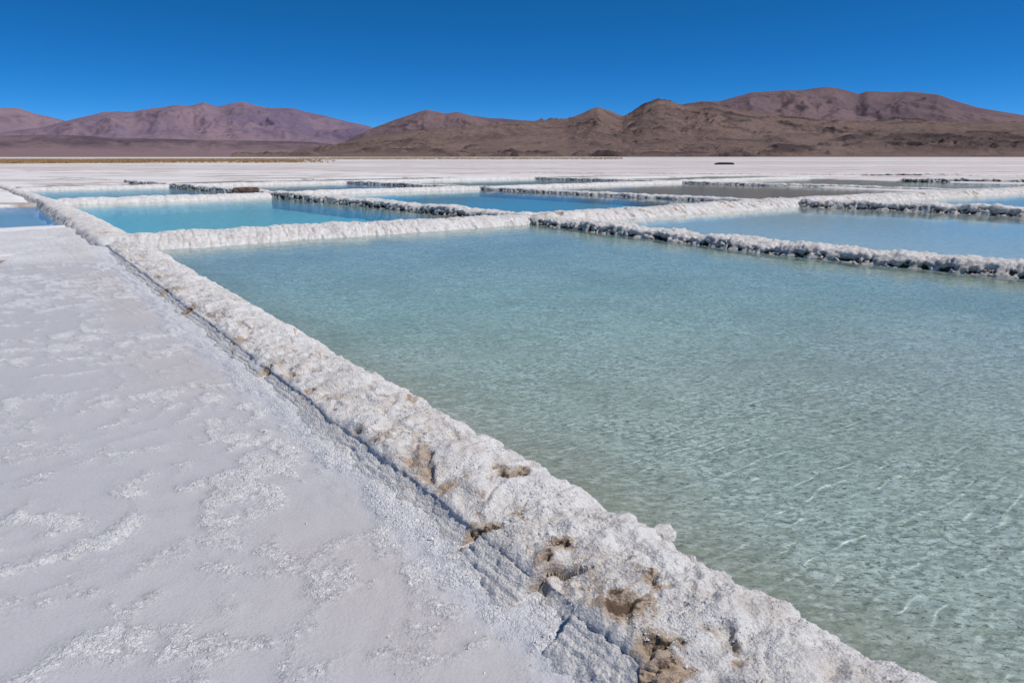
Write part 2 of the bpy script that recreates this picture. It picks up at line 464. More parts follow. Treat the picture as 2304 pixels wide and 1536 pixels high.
# ------------------------------------------------------------------ water
W_NEAR = water_material('brine_near', .0016, .006, .03, (.68, .02, .0), 1.0, True)
W_BLUE = water_material('brine_blue', .0016, .005, .06, (.45, .93, .95), .42)
W_STILL = water_material('brine_still', .0006, .002, .04, (.45, .92, .95), .40)
W_CALM = water_material('brine_calm', .0008, .0022, .05, (.4, .92, .96), .25)
def near_water():
    gu = np.concatenate([np.arange(-6, -1.2, .06), np.arange(-1.2, 4.6, .0075), 4.6 + np.cumsum(.008 + .0011 * np.arange(130)) ])
    gu = np.append(gu[gu < 14.7], 14.75)
    gv = graded(1.9, 12.1, .022, .014, 2.6)
    U, V = np.meshgrid(gu, gv, indexing='ij')
    X, Y = to_xy(U, V)
    w = fbm(U * .55, V * .35, o=3); w2 = fbm(U * 1.1 + 7, V * 1.3, o=3)
    # little wavelets running along the dyke, their crests narrow
    ph = (U + .09 * V + .09 * w2 + .16 * w + .022 * fbm(U * 6, V * 6, o=3)) / .125
    crest_ = np.exp(-((ph - np.round(ph)) * .125 / .018) ** 2)
    gate = smooth(-.1, .4, fbm(U * 4.2 + 4, V * 3.2, o=4, gain=.65) + .12) * smooth(5.2, 2.0, U) * smooth(8.0, 3.2, V)
    ph2 = (U * .83 + .55 * V + .10 * w2 + .03 * fbm(U * 4 + 3, V * 4, o=3)) / .19
    cr2 = np.exp(-((ph2 - np.round(ph2)) * .19 / .024) ** 2) * smooth(-.1, .4, fbm(U * 3.3 + 14, V * 3.6, o=4, gain=.65) + .05) * smooth(4.5, 1.5, U) * smooth(7.0, 3.0, V)
    Z = .0017 * crest_ * gate + .0008 * cr2 + .0012 * fbm(X * 3, Y * 3, o=2) + .0009 * fbm(X * 8, Y * 8, o=2)
    depth = depth_at['d'][np.clip(np.searchsorted(depth_at['gu'], U), 0, len(depth_at['gu']) - 1), np.clip(np.searchsorted(depth_at['gv'], V), 0, len(depth_at['gv']) - 1)]
    o = mesh_obj('water', np.stack([X.ravel(), Y.ravel(), Z.ravel()], 1), grid_faces(len(gu), len(gv))[:, ::-1], W_NEAR, attrs={'depth': np.clip(depth, .02, 1)})
    tag(o, kind='structure', label='clear green brine of the largest pool')
    o.cycles.is_caustics_caster = True
near_water()
for key, mat in (('blue', W_BLUE), ('right', W_CALM), ('beyond', W_STILL), ('corner', W_CALM), ('slim', W_BLUE), ('slate', W_STILL),
                 ('taupe', W_CALM), ('thin', W_STILL), ('far', W_STILL), ('lastrow', W_CALM), ('edge', W_CALM), ('pale', W_CALM), ('last', W_CALM), ('left', W_CALM)):
    u0, u1, v0, v1 = POOLS[key][:4]
    e = .25
    gu = np.linspace(u0 - e, u1 + e, 12); gv = np.linspace(v0 - e, v1 + e, 12)
    U, V = np.meshgrid(gu, gv, indexing='ij'); X, Y = to_xy(U, V)
    o = mesh_obj('water', np.stack([X.ravel(), Y.ravel(), np.zeros(X.size)], 1), grid_faces(12, 12)[:, ::-1], mat)
    tag(o, kind='structure')

# ------------------------------------------------------------------ dykes
PROF_BANK = [(-1.5, -.45), (-1.12, -.06), (-1.0, .0), (-.91, .32), (-.83, .64), (-.66, .90), (-.3, 1.0), (.2, .97), (.62, .80), (.9, .35), (1.0, .0), (1.1, -.06), (1.5, -.45)]
PROF_RIDGE = [(-1.5, -.45), (-1.06, -.05), (-1.0, .0), (-.72, .45), (-.45, .82), (-.2, .97), (.1, 1.0), (.5, .95), (.8, .7), (1.0, .0), (1.1, -.05), (1.5, -.45)]
PROF_NEAR = [(-2.0, -.20), (-1.25, .0), (-1.12, .09), (-1.0, .24), (-.88, .42), (-.78, .57), (-.735, .64), (-.735, .72), (-.68, .80), (-.55, .88), (-.30, .95), (.05, 1.0), (.40, .93), (.66, .72), (.82, .42), (.92, .08), (1.0, -.15), (1.15, -.8), (1.5, -2.0)]

def dyke(name, pts, prof, du, nt, label, amp=1., rib=0., mud_shade=0., dirt=.35, seed=0., near=False, grade=None, pitlist=()):
    """pts: (u, v, half width, height) down the middle; prof: (across / half width, z / height) or, below zero, metres; grade: (start, growth)"""
    P = np.array(pts, float)
    seg = np.hypot(np.diff(P[:, 0]), np.diff(P[:, 1])); S = np.concatenate([[0], np.cumsum(seg)])
    if grade:
        s = graded(0, S[-1], du, grade[1], grade[0])
    else:
        s = np.linspace(0, S[-1], max(8, int(S[-1] / du)))
    # rounded course
    ss = np.linspace(0, S[-1], 400)
    def curve(i):
        y = np.interp(ss, S, P[:, i]); k = 31
        yp = np.pad(y, k // 2, mode='reflect', reflect_type='odd'); y = np.convolve(yp, np.ones(k) / k, 'valid')
        return np.interp(s, ss, y)
    cu, cv, hw, ht = curve(0), curve(1), curve(2), curve(3)
    tu, tv = np.gradient(cu, s), np.gradient(cv, s); L = np.hypot(tu, tv); tu /= L; tv /= L
    nu, nv = -tv, tu                                            # left-hand normal of the course
    # profile, evenly resampled
    Q = np.array(prof, float)
    mh = float(np.mean(ht)); mw = float(np.mean(hw))
    q = np.stack([Q[:, 0] * mw, np.where(Q[:, 1] >= 0, Q[:, 1] * mh, Q[:, 1] * (.22 if near else 1.))], 1)
    sl = np.concatenate([[0], np.cumsum(np.hypot(*np.diff(q, axis=0).T))])
    tt = np.linspace(0, sl[-1], nt)
    a = np.interp(tt, sl, Q[:, 0]); zz = np.interp(tt, sl, Q[:, 1])
    ker = np.hanning((nt // 60 if near else max(3, nt // 16)) + 2)[1:-1]; ker /= ker.sum(); k = len(ker)
    def sm(y):
        yp = np.pad(y, (k // 2, k - 1 - k // 2), mode='reflect', reflect_type='odd'); return np.convolve(yp, ker, 'valid')
    a, zz = sm(a), sm(zz)
    Sg, A_ = np.meshgrid(s, a, indexing='ij'); Zp = np.broadcast_to(zz, Sg.shape)
    side = np.sign(A_)
    edge = 1 + (.15 if near else .13) * fbm(Sg * (1.9 if near else 1.3) + seed, side * 5 + seed, o=4) * amp + .05 * fbm(Sg * 6 + seed, side * 9, o=2)
    off = A_ * hw[:, None] * edge
    endt = smooth(0, .55, Sg) * smooth(0, .55, S[-1] - Sg)
    off = off * (.55 + .45 * endt)
    hv = ht[:, None] * (.02 + .98 * endt) * (1 + .20 * fbm(Sg * .9 + 3 + seed, Sg * 0 + seed, o=3) * amp)
    Z = np.where(Zp >= 0, Zp * hv, Zp * (.22 if near else 1.))
    U = cu[:, None] + nu[:, None] * off; V = cv[:, None] + nv[:, None] * off
    X, Y = to_xy(U, V)
    # outward normals of the swept section
    dX0, dX1 = np.gradient(X); dY0, dY1 = np.gradient(Y); dZ0, dZ1 = np.gradient(Z)
    N = np.stack([dY0 * dZ1 - dZ0 * dY1, dZ0 * dX1 - dX0 * dZ1, dX0 * dY1 - dY0 * dX1], -1)
    N /= np.linalg.norm(N, axis=-1, keepdims=True) + 1e-9
    up = np.sign(np.sum(N[..., 2]))
    N *= up
    top = smooth(.55, .95, N[..., 2]); above = smooth(-.08, .05, Z)
    sg = Sg + seed * 7
    lump = fbm(X * 2.1 + seed, Y * 2.1, Z * 2.1, o=3)
    ribs = fbm(sg * 5.5 + .8 * off, off * 1.3 + seed, o=3)            # shovel marks across the ridge
    bl = billow(X * 7.5, Y * 7.5, Z * 7.5 + seed, 4, .6)
    fine = fbm(X * 20, Y * 20, Z * 20, o=3, gain=.6)
    pits = fbm(X * 4.2 + 40, Y * 4.2 + seed, Z * 4.2, o=3)
    pitm = smooth(.34, .62, pits)
    D = amp * (.035 * lump + rib * .05 * ribs + .036 * (bl - .35) + .012 * fine - .05 * pitm * (1 - .3 * top)) * (.25 + .75 * above)
    # undercuts along the steep, shaded flank
    flank = (1 - top) * (A_ < 0) * above
    cave = smooth(.02, .42, fbm(sg * 2.2, Z * 5 + seed, X * 0 + seed, o=4) - .1)
    D = D - mud_shade * .13 * flank * cave
    fl = np.zeros_like(Z); spec_dirt = np.zeros_like(Z)
    if rib and not near:
        rl = fbm(sg * 3.2 + .9 * off, off * .5 + seed, o=3)
        gate = smooth(-.15, .4, fbm(X * .8 + 50, Y * .8 + seed, o=3))
        spec_dirt = (1.1 * smooth(.09, .0, np.abs(rl - .05)) * gate + .6 * smooth(.25, .5, rl) * gate) * rib * smooth(.03, .10, Z)
        D = D - .03 * smooth(.09, .0, np.abs(rl - .05)) * above
    if near:
        cs = s + P[0, 0]                                             # position along the works
        CSu = np.broadcast_to(cs[:, None], Z.shape)
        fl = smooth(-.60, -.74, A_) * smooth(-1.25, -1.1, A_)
        g1 = billow(X * 17, Y * 17, Z * 17, 3); g2 = perlin(X * 55, Y * 55, Z * 55)
        lum = fbm(X * 3.6, Y * 3.6, Z * 3.6 + 8, o=3)
        rb = fbm(CSu * 4.2 + 1.2 * off + .6 * lum, off * 1.1, o=4)     # shallow shovel marks
        gp = .25 + .75 * smooth(-.2, .35, fbm(X * 2.6 + 21, Y * 2.6, Z * 2.6, o=3)); gp = gp * (1 - .7 * fl)
        rb2 = fbm(CSu * 7.5 - 3.5 * off + .9 * lum, off * 2.2 + CSu * .8, o=4, gain=.6)   # slanting lumps left by the shovel
        D = (.014 * lum * (1 - .6 * fl) + (.018 * rb + .023 * rb2) * (1 - fl) + gp * (.016 * (g1 - .4) + .005 * fbm(X * 28, Y * 28, Z * 28, o=3, gain=.7) + .003 * g2) + .010 * fbm(X * 9, Y * 9, Z * 9, o=3) - .028 * smooth(.38, .62, pits) * (1 - fl)) * (.3 + .7 * above)
        # ledges along the flank and slumped blocks near the camera
        led = np.sin(Z * 2 * math.pi / .034 + 2.5 * lum + 1.4 * rb)
        gw = .03 * fbm(CSu * 1.6, off * 0 + 2.2, o=4)
        grv = sum(d_ * np.exp(-((A_ + p_ + gw * k_) / w_) ** 2) * smooth(-.35, .15, fbm(CSu * 1.8 + 9 * k_, off * 0 + k_, o=4)) for p_, d_, w_, k_ in ((1.10, .006, .016, 1.), (1.03, .004, .011, 1.7), (.96, .006, .012, 1.4), (.89, .007, .014, .8), (.82, .006, .012, 1.2)))
        D = D - grv * above
        D = D + fl * (-.004 * smooth(.80, 1., led) * smooth(-.2, .4, fbm(CSu * 3, Z * 9 + off * 4, o=3) + .1) + .006 * fbm(X * 26, Y * 26, Z * 26, o=3, gain=.7))
        cuts = np.array([-9, -1.2, .2, 1.02, 1.53, 1.80, 2.26, 3.2, 4.35, 5.2, 6.9, 7.9, 9.6, 99])
        wob = .10 * perlin(off * 6 + 3, CSu * 1.5) + .35 * (A_ + .8) * .25
        bi = np.clip(np.searchsorted(cuts, CSu + wob) - 1, 0, len(cuts) - 2)
        offs = np.array([0, .01, -.015, .03, -.03, .02, 0., .008, -.006, .010, -.006, .006, 0.])[bi]
        nearcut = np.min(np.abs((CSu + wob)[..., None] - cuts[None, None, :]), -1)
        lf = smooth(-.15, -.55, A_) * smooth(-1.3, -1.0, A_)
        D = D + lf * (offs - .035 * smooth(.014, .0, nearcut) * (CSu < 3))
        spec_dirt = spec_dirt + .35 * lf * smooth(.06, .0, nearcut) * (CSu < 3)
        for (pu, pv, pr, pd, dk) in pitlist:
            q = np.hypot((U - pu) * 1.25, V - pv) / pr + .7 * fbm(X * 9 + pu, Y * 9, Z * 9, o=3) + .45 * fbm(X * 27, Y * 27 + pv, Z * 27, o=3)
            D = D - .8 * pd * smooth(.7, .1, q)
            spec_dirt = np.maximum(spec_dirt, .92 * dk * smooth(1.9, .3, q))
    X = X + N[..., 0] * D; Y = Y + N[..., 1] * D; Z = Z + N[..., 2] * D
    dirt_a = dirt * (smooth(.15, .6, pits) * .9 + .7 * smooth(.1, .6, ribs + .4 * lump) * rib) * above + spec_dirt
    if near:
        lines = smooth(.10, .0, np.abs(rb2 + .12 + .1 * g2)) * smooth(-.1, .4, fbm(X * 2.3 + 15, Y * 2.3, o=3)) * (1 - fl)
        l2 = smooth(.07, .0, np.abs(fbm(CSu * 9 - 4 * off, off * 3 + 7, o=4, gain=.6) - .15)) * smooth(-.25, .3, fbm(X * 3.1 + 44, Y * 3.1, o=3)) * (1 - fl)
        dirt_a = dirt_a + (.70 * lines + .62 * l2) * above + .35 * smooth(.05, .5, fbm(X * 1.7 + 33, Y * 1.7, o=4)) * smooth(.35, -.55, A_) * above * (1 - fl)
    low = smooth(.09, .0, Z) * smooth(-.25, -.02, Z)
    holes = smooth(.04, .38, fbm(X * 5.5 + 70, Y * 5.5 + seed, Z * 8, o=4, gain=.6))
    D_h = mud_shade * .075 * holes * flank
    X = X - N[..., 0] * D_h; Y = Y - N[..., 1] * D_h; Z = Z - N[..., 2] * D_h
    mud_shade_a = mud_shade * np.clip(flank * (cave * .45 + 1.1 * holes + .5 * low), 0, 1.2)  # waterline mud plus painted shade in the hollows of the steep flank
    f = grid_faces(len(s), len(a))
    if up > 0: f = f
    else: f = f[:, ::-1]
    o = mesh_obj(name, np.stack([X.ravel(), Y.ravel(), Z.ravel()], 1), f, M_SALT, attrs={'dirt': dirt_a, 'mud_shade': mud_shade_a, 'flank': fl, 'bank_grey': np.clip(mud_shade, 0, 1) * (.95 * (1 - top) * (A_ < .2) + .25) * above})
    tag(o, label, 'dyke', 'salt dykes between the brine pools')
    o.cycles.is_caustics_receiver = True
    return o, dict(X=X, Y=Y, Z=Z, U=U, V=V, N=N)

NEAR_PITS = [(2.27, 1.45, .06, .05, 1.0), (2.22, 1.52, .035, .05, 1.1), (1.93, 1.64, .055, .06, .95), (1.88, 1.54, .03, .04, .8), (1.49, 1.58, .085, .012, .95), (1.53, 1.76, .06, .04, .75), (1.68, 1.81, .03, .03, .7),
    (1.27, 1.50, .06, .05, .95), (1.17, 1.45, .075, .06, 1.1), (1.22, 1.58, .03, .035, .8), (1.06, 1.65, .03, .03, .75), (1.82, 1.45, .06, .02, .7), (4.0, 1.87, .05, .03, .6), (4.48, 1.52, .06, .05, .8), (5.22, 1.45, .07, .06, .9),
    (6.16, 1.52, .11, .02, .8), (7.88, 1.47, .06, .07, .9), (2.25, 1.70, .05, .01, .6), (3.1, 1.66, .06, .02, .6), (2.65, 1.54, .05, .02, .6), (3.73, 1.94, .06, .02, .55), (4.18, 1.84, .07, .02, .6), (3.41, 1.57, .09, .015, .75),
    (3.56, 1.5, .05, .03, .7), (2.57, 1.93, .05, .03, .7), (2.64, 1.87, .03, .03, .8), (.7, 1.6, .1, .04, .8), (9.2, 1.5, .1, .04, .6), (11, 1.6, .12, .03, .6), (12.5, 1.7, .14, .02, .6), (10.2, 1.9, .1, .02, .5)]
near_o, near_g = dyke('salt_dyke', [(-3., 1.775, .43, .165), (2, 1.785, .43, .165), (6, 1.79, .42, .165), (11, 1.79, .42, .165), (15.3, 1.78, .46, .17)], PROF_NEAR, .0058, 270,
     'wide crusted salt dyke with brown soil pits, running beside the dry pan', amp=.45, rib=.5, mud_shade=0., dirt=.45, seed=1., near=True, grade=(4.6, .0045), pitlist=NEAR_PITS)
dyke('salt_dyke', [(15.35, 1.3, 1.034, 0.202), (15.3, 5, 0.987, 0.21), (15.0, 8.5, 0.799, 0.202), (14.9, 11.6, 0.705, 0.185)][::-1], PROF_RIDGE, .02, 84,
     'white salt dyke closing the far end of the clear green pool', amp=.75, rib=.55, dirt=.30, seed=2.)
dyke('salt_dyke', [(-6, 13.6, 0.47, 0.185), (0, 12.75, 0.47, 0.185), (3.5, 12.25, 0.47, 0.185), (5., 11.85, 0.47, 0.185), (7, 11.55, 0.47, 0.185), (10, 11.5, 0.47, 0.185), (14.9, 11.5, 0.47, 0.185)][::-1][::-1], PROF_BANK, .02, 84,
     'salt dyke with dark pitted flank between the clear green pool and the pale blue pool', amp=1.25, mud_shade=1., dirt=.3, seed=3.)
dyke('salt_dyke', [(14.8, 1.7, 0.489, 0.202), (21, 1.68, 0.47, 0.202), (31, 1.4, 0.352, 0.202), (41, .75, 0.317, 0.185), (52, .1, 0.317, 0.168)], PROF_BANK, .035, 60,
     'long salt dyke with tan shoulder running beside the turquoise pool', amp=.8, mud_shade=.15, dirt=1.1, seed=4.)
dyke('salt_dyke', [(14.6, 11.6, 0.47, 0.202), (18.7, 11.25, 0.47, 0.21), (22, 10.95, 0.47, 0.21), (29, 10.1, 0.352, 0.21), (35, 9.35, 0.352, 0.21), (42, 8.5, 0.352, 0.21), (53, 7.0, 0.352, 0.21)], PROF_BANK, .03, 60,
     'dark flanked salt dyke on the far side of the turquoise pool', amp=1.2, mud_shade=1., dirt=.3, seed=5.)
dyke('salt_dyke', [(14.9, 11.2, 0.705, 0.202), (14.7, 15, 0.705, 0.218), (14.7, 21, 0.705, 0.218), (14.3, 28, 0.705, 0.218), (13.3, 39, 0.705, 0.227), (12.4, 62, 0.705, 0.227)][::-1], PROF_RIDGE, .03, 60,
     'long white ribbed salt dyke with tan scars behind the pale blue pool', amp=.8, rib=.9, dirt=.55, seed=6.)
dyke('salt_dyke', [(-4, 26.5, 0.47, 0.235), (4, 25.2, 0.47, 0.235), (8, 24.7, 0.47, 0.235), (11.3, 24.0, 0.47, 0.235), (14.4, 23.0, 0.47, 0.227)], PROF_BANK, .03, 60,
     'tan flanked salt dyke on the far side of the pale blue pool', amp=1.2, mud_shade=.75, dirt=.75, seed=7.)
dyke('salt_dyke', [(30.6, 1.2, 0.529, 0.21), (30.5, 5.5, 0.529, 0.21), (31.2, 9.9, 0.529, 0.185)][::-1], PROF_RIDGE, .04, 40,
     'white salt dyke behind the turquoise pool', amp=.7, rib=.4, dirt=.25, seed=8.)
dyke('salt_dyke', [(31.7, 9.6, 0.423, 0.185), (31.7, 16, 0.423, 0.185), (31.5, 21.6, 0.423, 0.185)][::-1], PROF_RIDGE, .04, 40,
     'white salt dyke behind the slate blue pool, ending at a dark stub', amp=.7, rib=.4, dirt=.2, seed=9.)
dyke('salt_dyke', [(14.6, 23.3, 0.376, 0.143), (22, 22.3, 0.376, 0.143), (30, 21.1, 0.282, 0.143), (40, 19.6, 0.282, 0.151), (44.5, 18.8, 0.282, 0.151)], PROF_BANK, .04, 40,
     'low dark edged salt dyke between the slate blue pool and the taupe pool', amp=1., mud_shade=.7, dirt=.2, seed=10.)
dyke('salt_dyke', [(31.3, 21., 0.423, 0.168), (31.3, 28, 0.423, 0.168), (31.2, 37.2, 0.423, 0.168)][::-1], PROF_RIDGE, .05, 36,
     'white salt dyke behind the taupe pool', amp=.7, rib=.3, dirt=.15, seed=11.)
dyke('salt_dyke', [(13.6, 38.9, 0.376, 0.143), (20.8, 38.5, 0.376, 0.143), (26, 37.6, 0.376, 0.143), (40, 35.0, 0.282, 0.151), (46, 34, 0.282, 0.151)], PROF_BANK, .05, 36,
     'thin dark edged salt dyke on the far side of the taupe pool', amp=1., mud_shade=.8, dirt=.2, seed=12.)
dyke('salt_dyke', [(44.2, .6, 0.423, 0.168), (44.3, 8.7, 0.423, 0.168)][::-1], PROF_RIDGE, .06, 30,
     'faint white salt dyke behind the slim blue pool', amp=.6, rib=.3, dirt=.2, seed=13.)
dyke('salt_dyke', [(44.3, 8.2, 0.423, 0.168), (44.4, 19.4, 0.423, 0.168), (44.0, 35, 0.423, 0.168)][::-1], PROF_RIDGE, .06, 30,
     'distant white salt dyke in front of the thin far strip of water', amp=.6, rib=.3, dirt=.2, seed=14.)
dyke('salt_dyke', [(32.0, 37.2, 0.423, 0.168), (32.1, 45, 0.423, 0.168), (31.8, 53, 0.352, 0.168)][::-1], PROF_RIDGE, .06, 30,
     'distant white salt dyke behind the shallow grey pool', amp=.6, rib=.3, dirt=.2, seed=15.)
dyke('salt_dyke', [(10, 58., 0.47, 0.252), (16.5, 55.8, 0.47, 0.252), (20, 54., 0.47, 0.252), (24.4, 51.6, 0.47, 0.235)], PROF_BANK, .05, 40,
     'distant salt dyke with its shaded edge coloured black beside the shallow grey pool', amp=1.2, mud_shade=1.6, dirt=.3, seed=16.)  # flank colour blackened to carry the shade of this side
dyke('salt_dyke', [(27.5, 70.5, 0.47, 0.252), (30, 66., 0.352, 0.252), (32.4, 61.5, 0.352, 0.235)], PROF_BANK, .06, 34,
     'short black edged salt dyke farthest out on the flat', amp=1.2, mud_shade=1.6, dirt=.3, seed=17.)

dyke('salt_dyke', [(20, 74., 0.47, 0.134), (30, 66.5, 0.352, 0.143), (45, 55., 0.352, 0.134), (60, 43.2, 0.317, 0.13)], PROF_BANK, .08, 24,
     'very low dark lined bank crossing the open flat beyond all the pools', amp=1., mud_shade=1.4, dirt=.6, seed=18.)
dyke('salt_dyke', [(57, 7., 0.282, 0.1), (64, 5.5, 0.282, 0.12), (72, 3., 0.247, 0.08)], PROF_BANK, .08, 20,
     'faint low bank on the flat beyond the pinkish pan', amp=1., mud_shade=1.2, dirt=.8, seed=19.)

# ------------------------------------------------------------------ loose things
def lumpy(r, seed, sub=3, squash=(1, 1, .7), rough=.25):
    bm = bmesh.new(); bmesh.ops.create_icosphere(bm, subdivisions=sub, radius=1.)
    v = np.array([q.co[:] for q in bm.verts]); f = np.array([[q.index for q in fc.verts] for fc in bm.faces]); bm.free()
    n = fbm(v[:, 0] * 1.2 + seed, v[:, 1] * 1.2, v[:, 2] * 1.2 + seed, o=4)
    k = np.round(v * 2.2 + .3 * n[:, None]) / 2.2
    v = v * (1 + rough * n)[:, None]; v = .4 * v + .6 * k
    return v * np.array(squash) * r, f
def plain_stone(name, cols, scale):
    t = NT(name)
    c = t.mix(t.ramp(t.noise(scale, detail=6, rough=.7), .35, .65), *cols)
    t.principled(c, .85, t.bump(t.noise(scale * 3, detail=5, rough=.7), .01, .8), .2)
    return t.m
M_STONE = plain_stone('tan_stone', ((.50, .39, .29), (.27, .19, .125)), 30.)
M_LUMP = plain_stone('salt_lump', ((.74, .72, .70), (.55, .52, .49)), 40.)
M_SOIL = plain_stone('dark_soil', ((.10, .06, .045), (.20, .14, .11)), 4.)
M_BRUSH = plain_stone('black_scrub', ((.022, .022, .018), (.06, .055, .035)), 1.5)
def put(name, u, v, z, r, seed, mat, label, cat, group=None, squash=(1, 1, .7), rot=0., sub=3, rough=.25, attrs=True):
    vs, fs = lumpy(r, seed, sub, squash, rough)
    o = mesh_obj(name, vs, fs, mat, smooth_shade=False)
    x, y = to_xy(u, v); o.location = (x, y, z); o.rotation_euler = (0, 0, rot)
    return tag(o, label, cat, group)
def crest_z(u, v):
    d = (near_g['U'] - u) ** 2 + (near_g['V'] - v) ** 2
    return float(near_g['Z'].ravel()[np.argsort(d.ravel())[:8]].mean())
for i, (u, v, r, lab) in enumerate((
        (1.150, 1.475, .060, 'largest tan clod, lodged in the soil hollow of the near dyke'),
        (1.225, 1.435, .036, 'pale tan clod against the upper edge of the biggest clod'),
        (1.085, 1.425, .032, 'small tan clod below the biggest clod on the dyke'))):
    put('clod', u, v, crest_z(u, v) - r * .2, r, 3. + i * 2.7, M_STONE, lab, 'clod', 'tan clods on the near dyke', (1.25, .9, .62), .7 * i + .4, 4, .55)
put('salt_lump', 1.80, 2.135, .085, .056, 4.4, M_LUMP, 'rounded white salt lump perched on the water edge of the near dyke', 'salt lump', None, (1.25, .9, .7), .5)
put('salt_lump', 1.50, 2.13, .04, .030, 9.1, M_LUMP, 'small salt lump at the waterline nearer the tan clods', 'salt lump', None, (1.3, .8, .6), 1.1)
put('soil_heap', 32.6, 9.0, .20, .50, 6.2, M_SOIL, 'dark brown soil heap on the corner of two distant dykes', 'soil heap', None, (1.25, .6, .36), .4, 4)
put('scrub_mound', 93.5, 123.0, .15, 2.1, 2.2, M_BRUSH, 'low black mound alone on the far salt flat', 'mound', None, (1.0, .6, .17), 0., 4)

# crystals of salt, too many to count
def crystals(name, px, py, pz, size, mat, label):
    n = len(px)
    base = np.array([(1, 0, 0), (-1, 0, 0), (0, 1, 0), (0, -1, 0), (0, 0, .8), (0, 0, -.5)], float)
    tri = np.array([(0, 2, 4), (2, 1, 4), (1, 3, 4), (3, 0, 4), (2, 0, 5), (1, 2, 5), (3, 1, 5), (0, 3, 5)])
    a = rng.uniform(0, 6.28, n); ca, sa = np.cos(a), np.sin(a)
    q = base[None] * rng.uniform(.55, 1.35, (n, 6, 1)) * (size[:, None, None])
    q = np.stack([q[..., 0] * ca[:, None] - q[..., 1] * sa[:, None], q[..., 0] * sa[:, None] + q[..., 1] * ca[:, None], q[..., 2]], -1)
    q += np.stack([px, py, pz], -1)[:, None, :]
    f = (tri[None] + (np.arange(n) * 6)[:, None, None]).reshape(-1, 3)
    o = mesh_obj(name, q.reshape(-1, 3), f, mat, smooth_shade=False)
    return tag(o, label=label, kind='stuff')
M_CRYST = plain_stone('salt_crystal', ((.80, .79, .78), (.60, .585, .575)), 30.)
gx = near_g
sel = np.nonzero(((gx['Z'] > .03) & (gx['U'] > .2) & (gx['U'] < 5.5) & (rng.random(gx['Z'].shape) < .22 * smooth(.0, .3, fbm(gx['X'] * 3 + 5, gx['Y'] * 3, o=3)) * (gx['V'] > 1.5))).ravel())[0]
sel = rng.choice(sel, min(len(sel), 15000), replace=False)
crystals('salt_crystals', gx['X'].ravel()[sel], gx['Y'].ravel()[sel], gx['Z'].ravel()[sel], rng.uniform(.002, .0065, len(sel)) * (1 + .8 * (rng.random(len(sel)) < .04)), M_CRYST, 'white salt crystals crusted over the near dyke')
pg = PAN
sel = np.nonzero(((pg['U'] > -.5) & (pg['U'] < 6) & (pg['V'] > -5) & (rng.random(pg['Z'].shape) < .5 * smooth(.30, .95, pg['crust']) + .012)).ravel())[0]
sel = rng.choice(sel, min(len(sel), 40000), replace=False)
crystals('salt_crystals', pg['X'].ravel()[sel], pg['Y'].ravel()[sel], pg['Z'].ravel()[sel] + .001, rng.uniform(.003, .009, len(sel)) * (1 + .8 * (rng.random(len(sel)) < .04)), M_CRYST, 'loose salt crystals strewn over the dry pan')

# straw-yellow grass along the far edge of the flat
def dry_grass():
    n = 30000
    px = rng.uniform(-900, 1400, n); r_ = rng.uniform(0, 1, n)
    f = 1550.; th = R(15.023)
    az = np.arctan2((px - 1152) / f, math.cos(th) + (768 - 352) / f * math.sin(th))
    dist = np.where(px < 760 - 120 * rng.random(n), 205 + 330 * r_ ** 1.3, 420 + 500 * r_)
    keep = (px < 250 + 480 * rng.random(n) ** .6) | (rng.random(n) < .6)
    az, dist = az[keep], dist[keep]
    cx, cy = dist * np.sin(az), dist * np.cos(az)
    m = fbm(cx * .012, cy * .05, o=4) + .25 > 0
    cx, cy = cx[m], cy[m]; n = len(cx)
    V_, F_ = [], []
    for b in range(5):
        a = rng.uniform(0, 6.28, n); h = rng.uniform(.25, .6, n); w = rng.uniform(.10, .22, n); l = rng.uniform(.05, .35, n)
        bx, by = cx + rng.uniform(-.35, .35, n), cy + rng.uniform(-.35, .35, n)
        V_.append(np.stack([np.stack([bx - w * np.cos(a), by - w * np.sin(a), np.full(n, .02)], -1), np.stack([bx + w * np.cos(a), by + w * np.sin(a), np.full(n, .02)], -1), np.stack([bx + l * np.sin(a), by + l * np.cos(a), h], -1)], 1))
    v = np.concatenate(V_).reshape(-1, 3)
    t = NT('straw'); c = t.mix(t.ramp(t.noise(.05, detail=4), .4, .65), (.44, .285, .13), (.31, .20, .105)); t.principled(c, .9, None, .1)
    o = mesh_obj('dry_grass', v, np.arange(len(v)).reshape(-1, 3), t.m, smooth_shade=False)
    tag(o, kind='stuff', label='straw yellow grass along the far edge of the salt flat')
dry_grass()

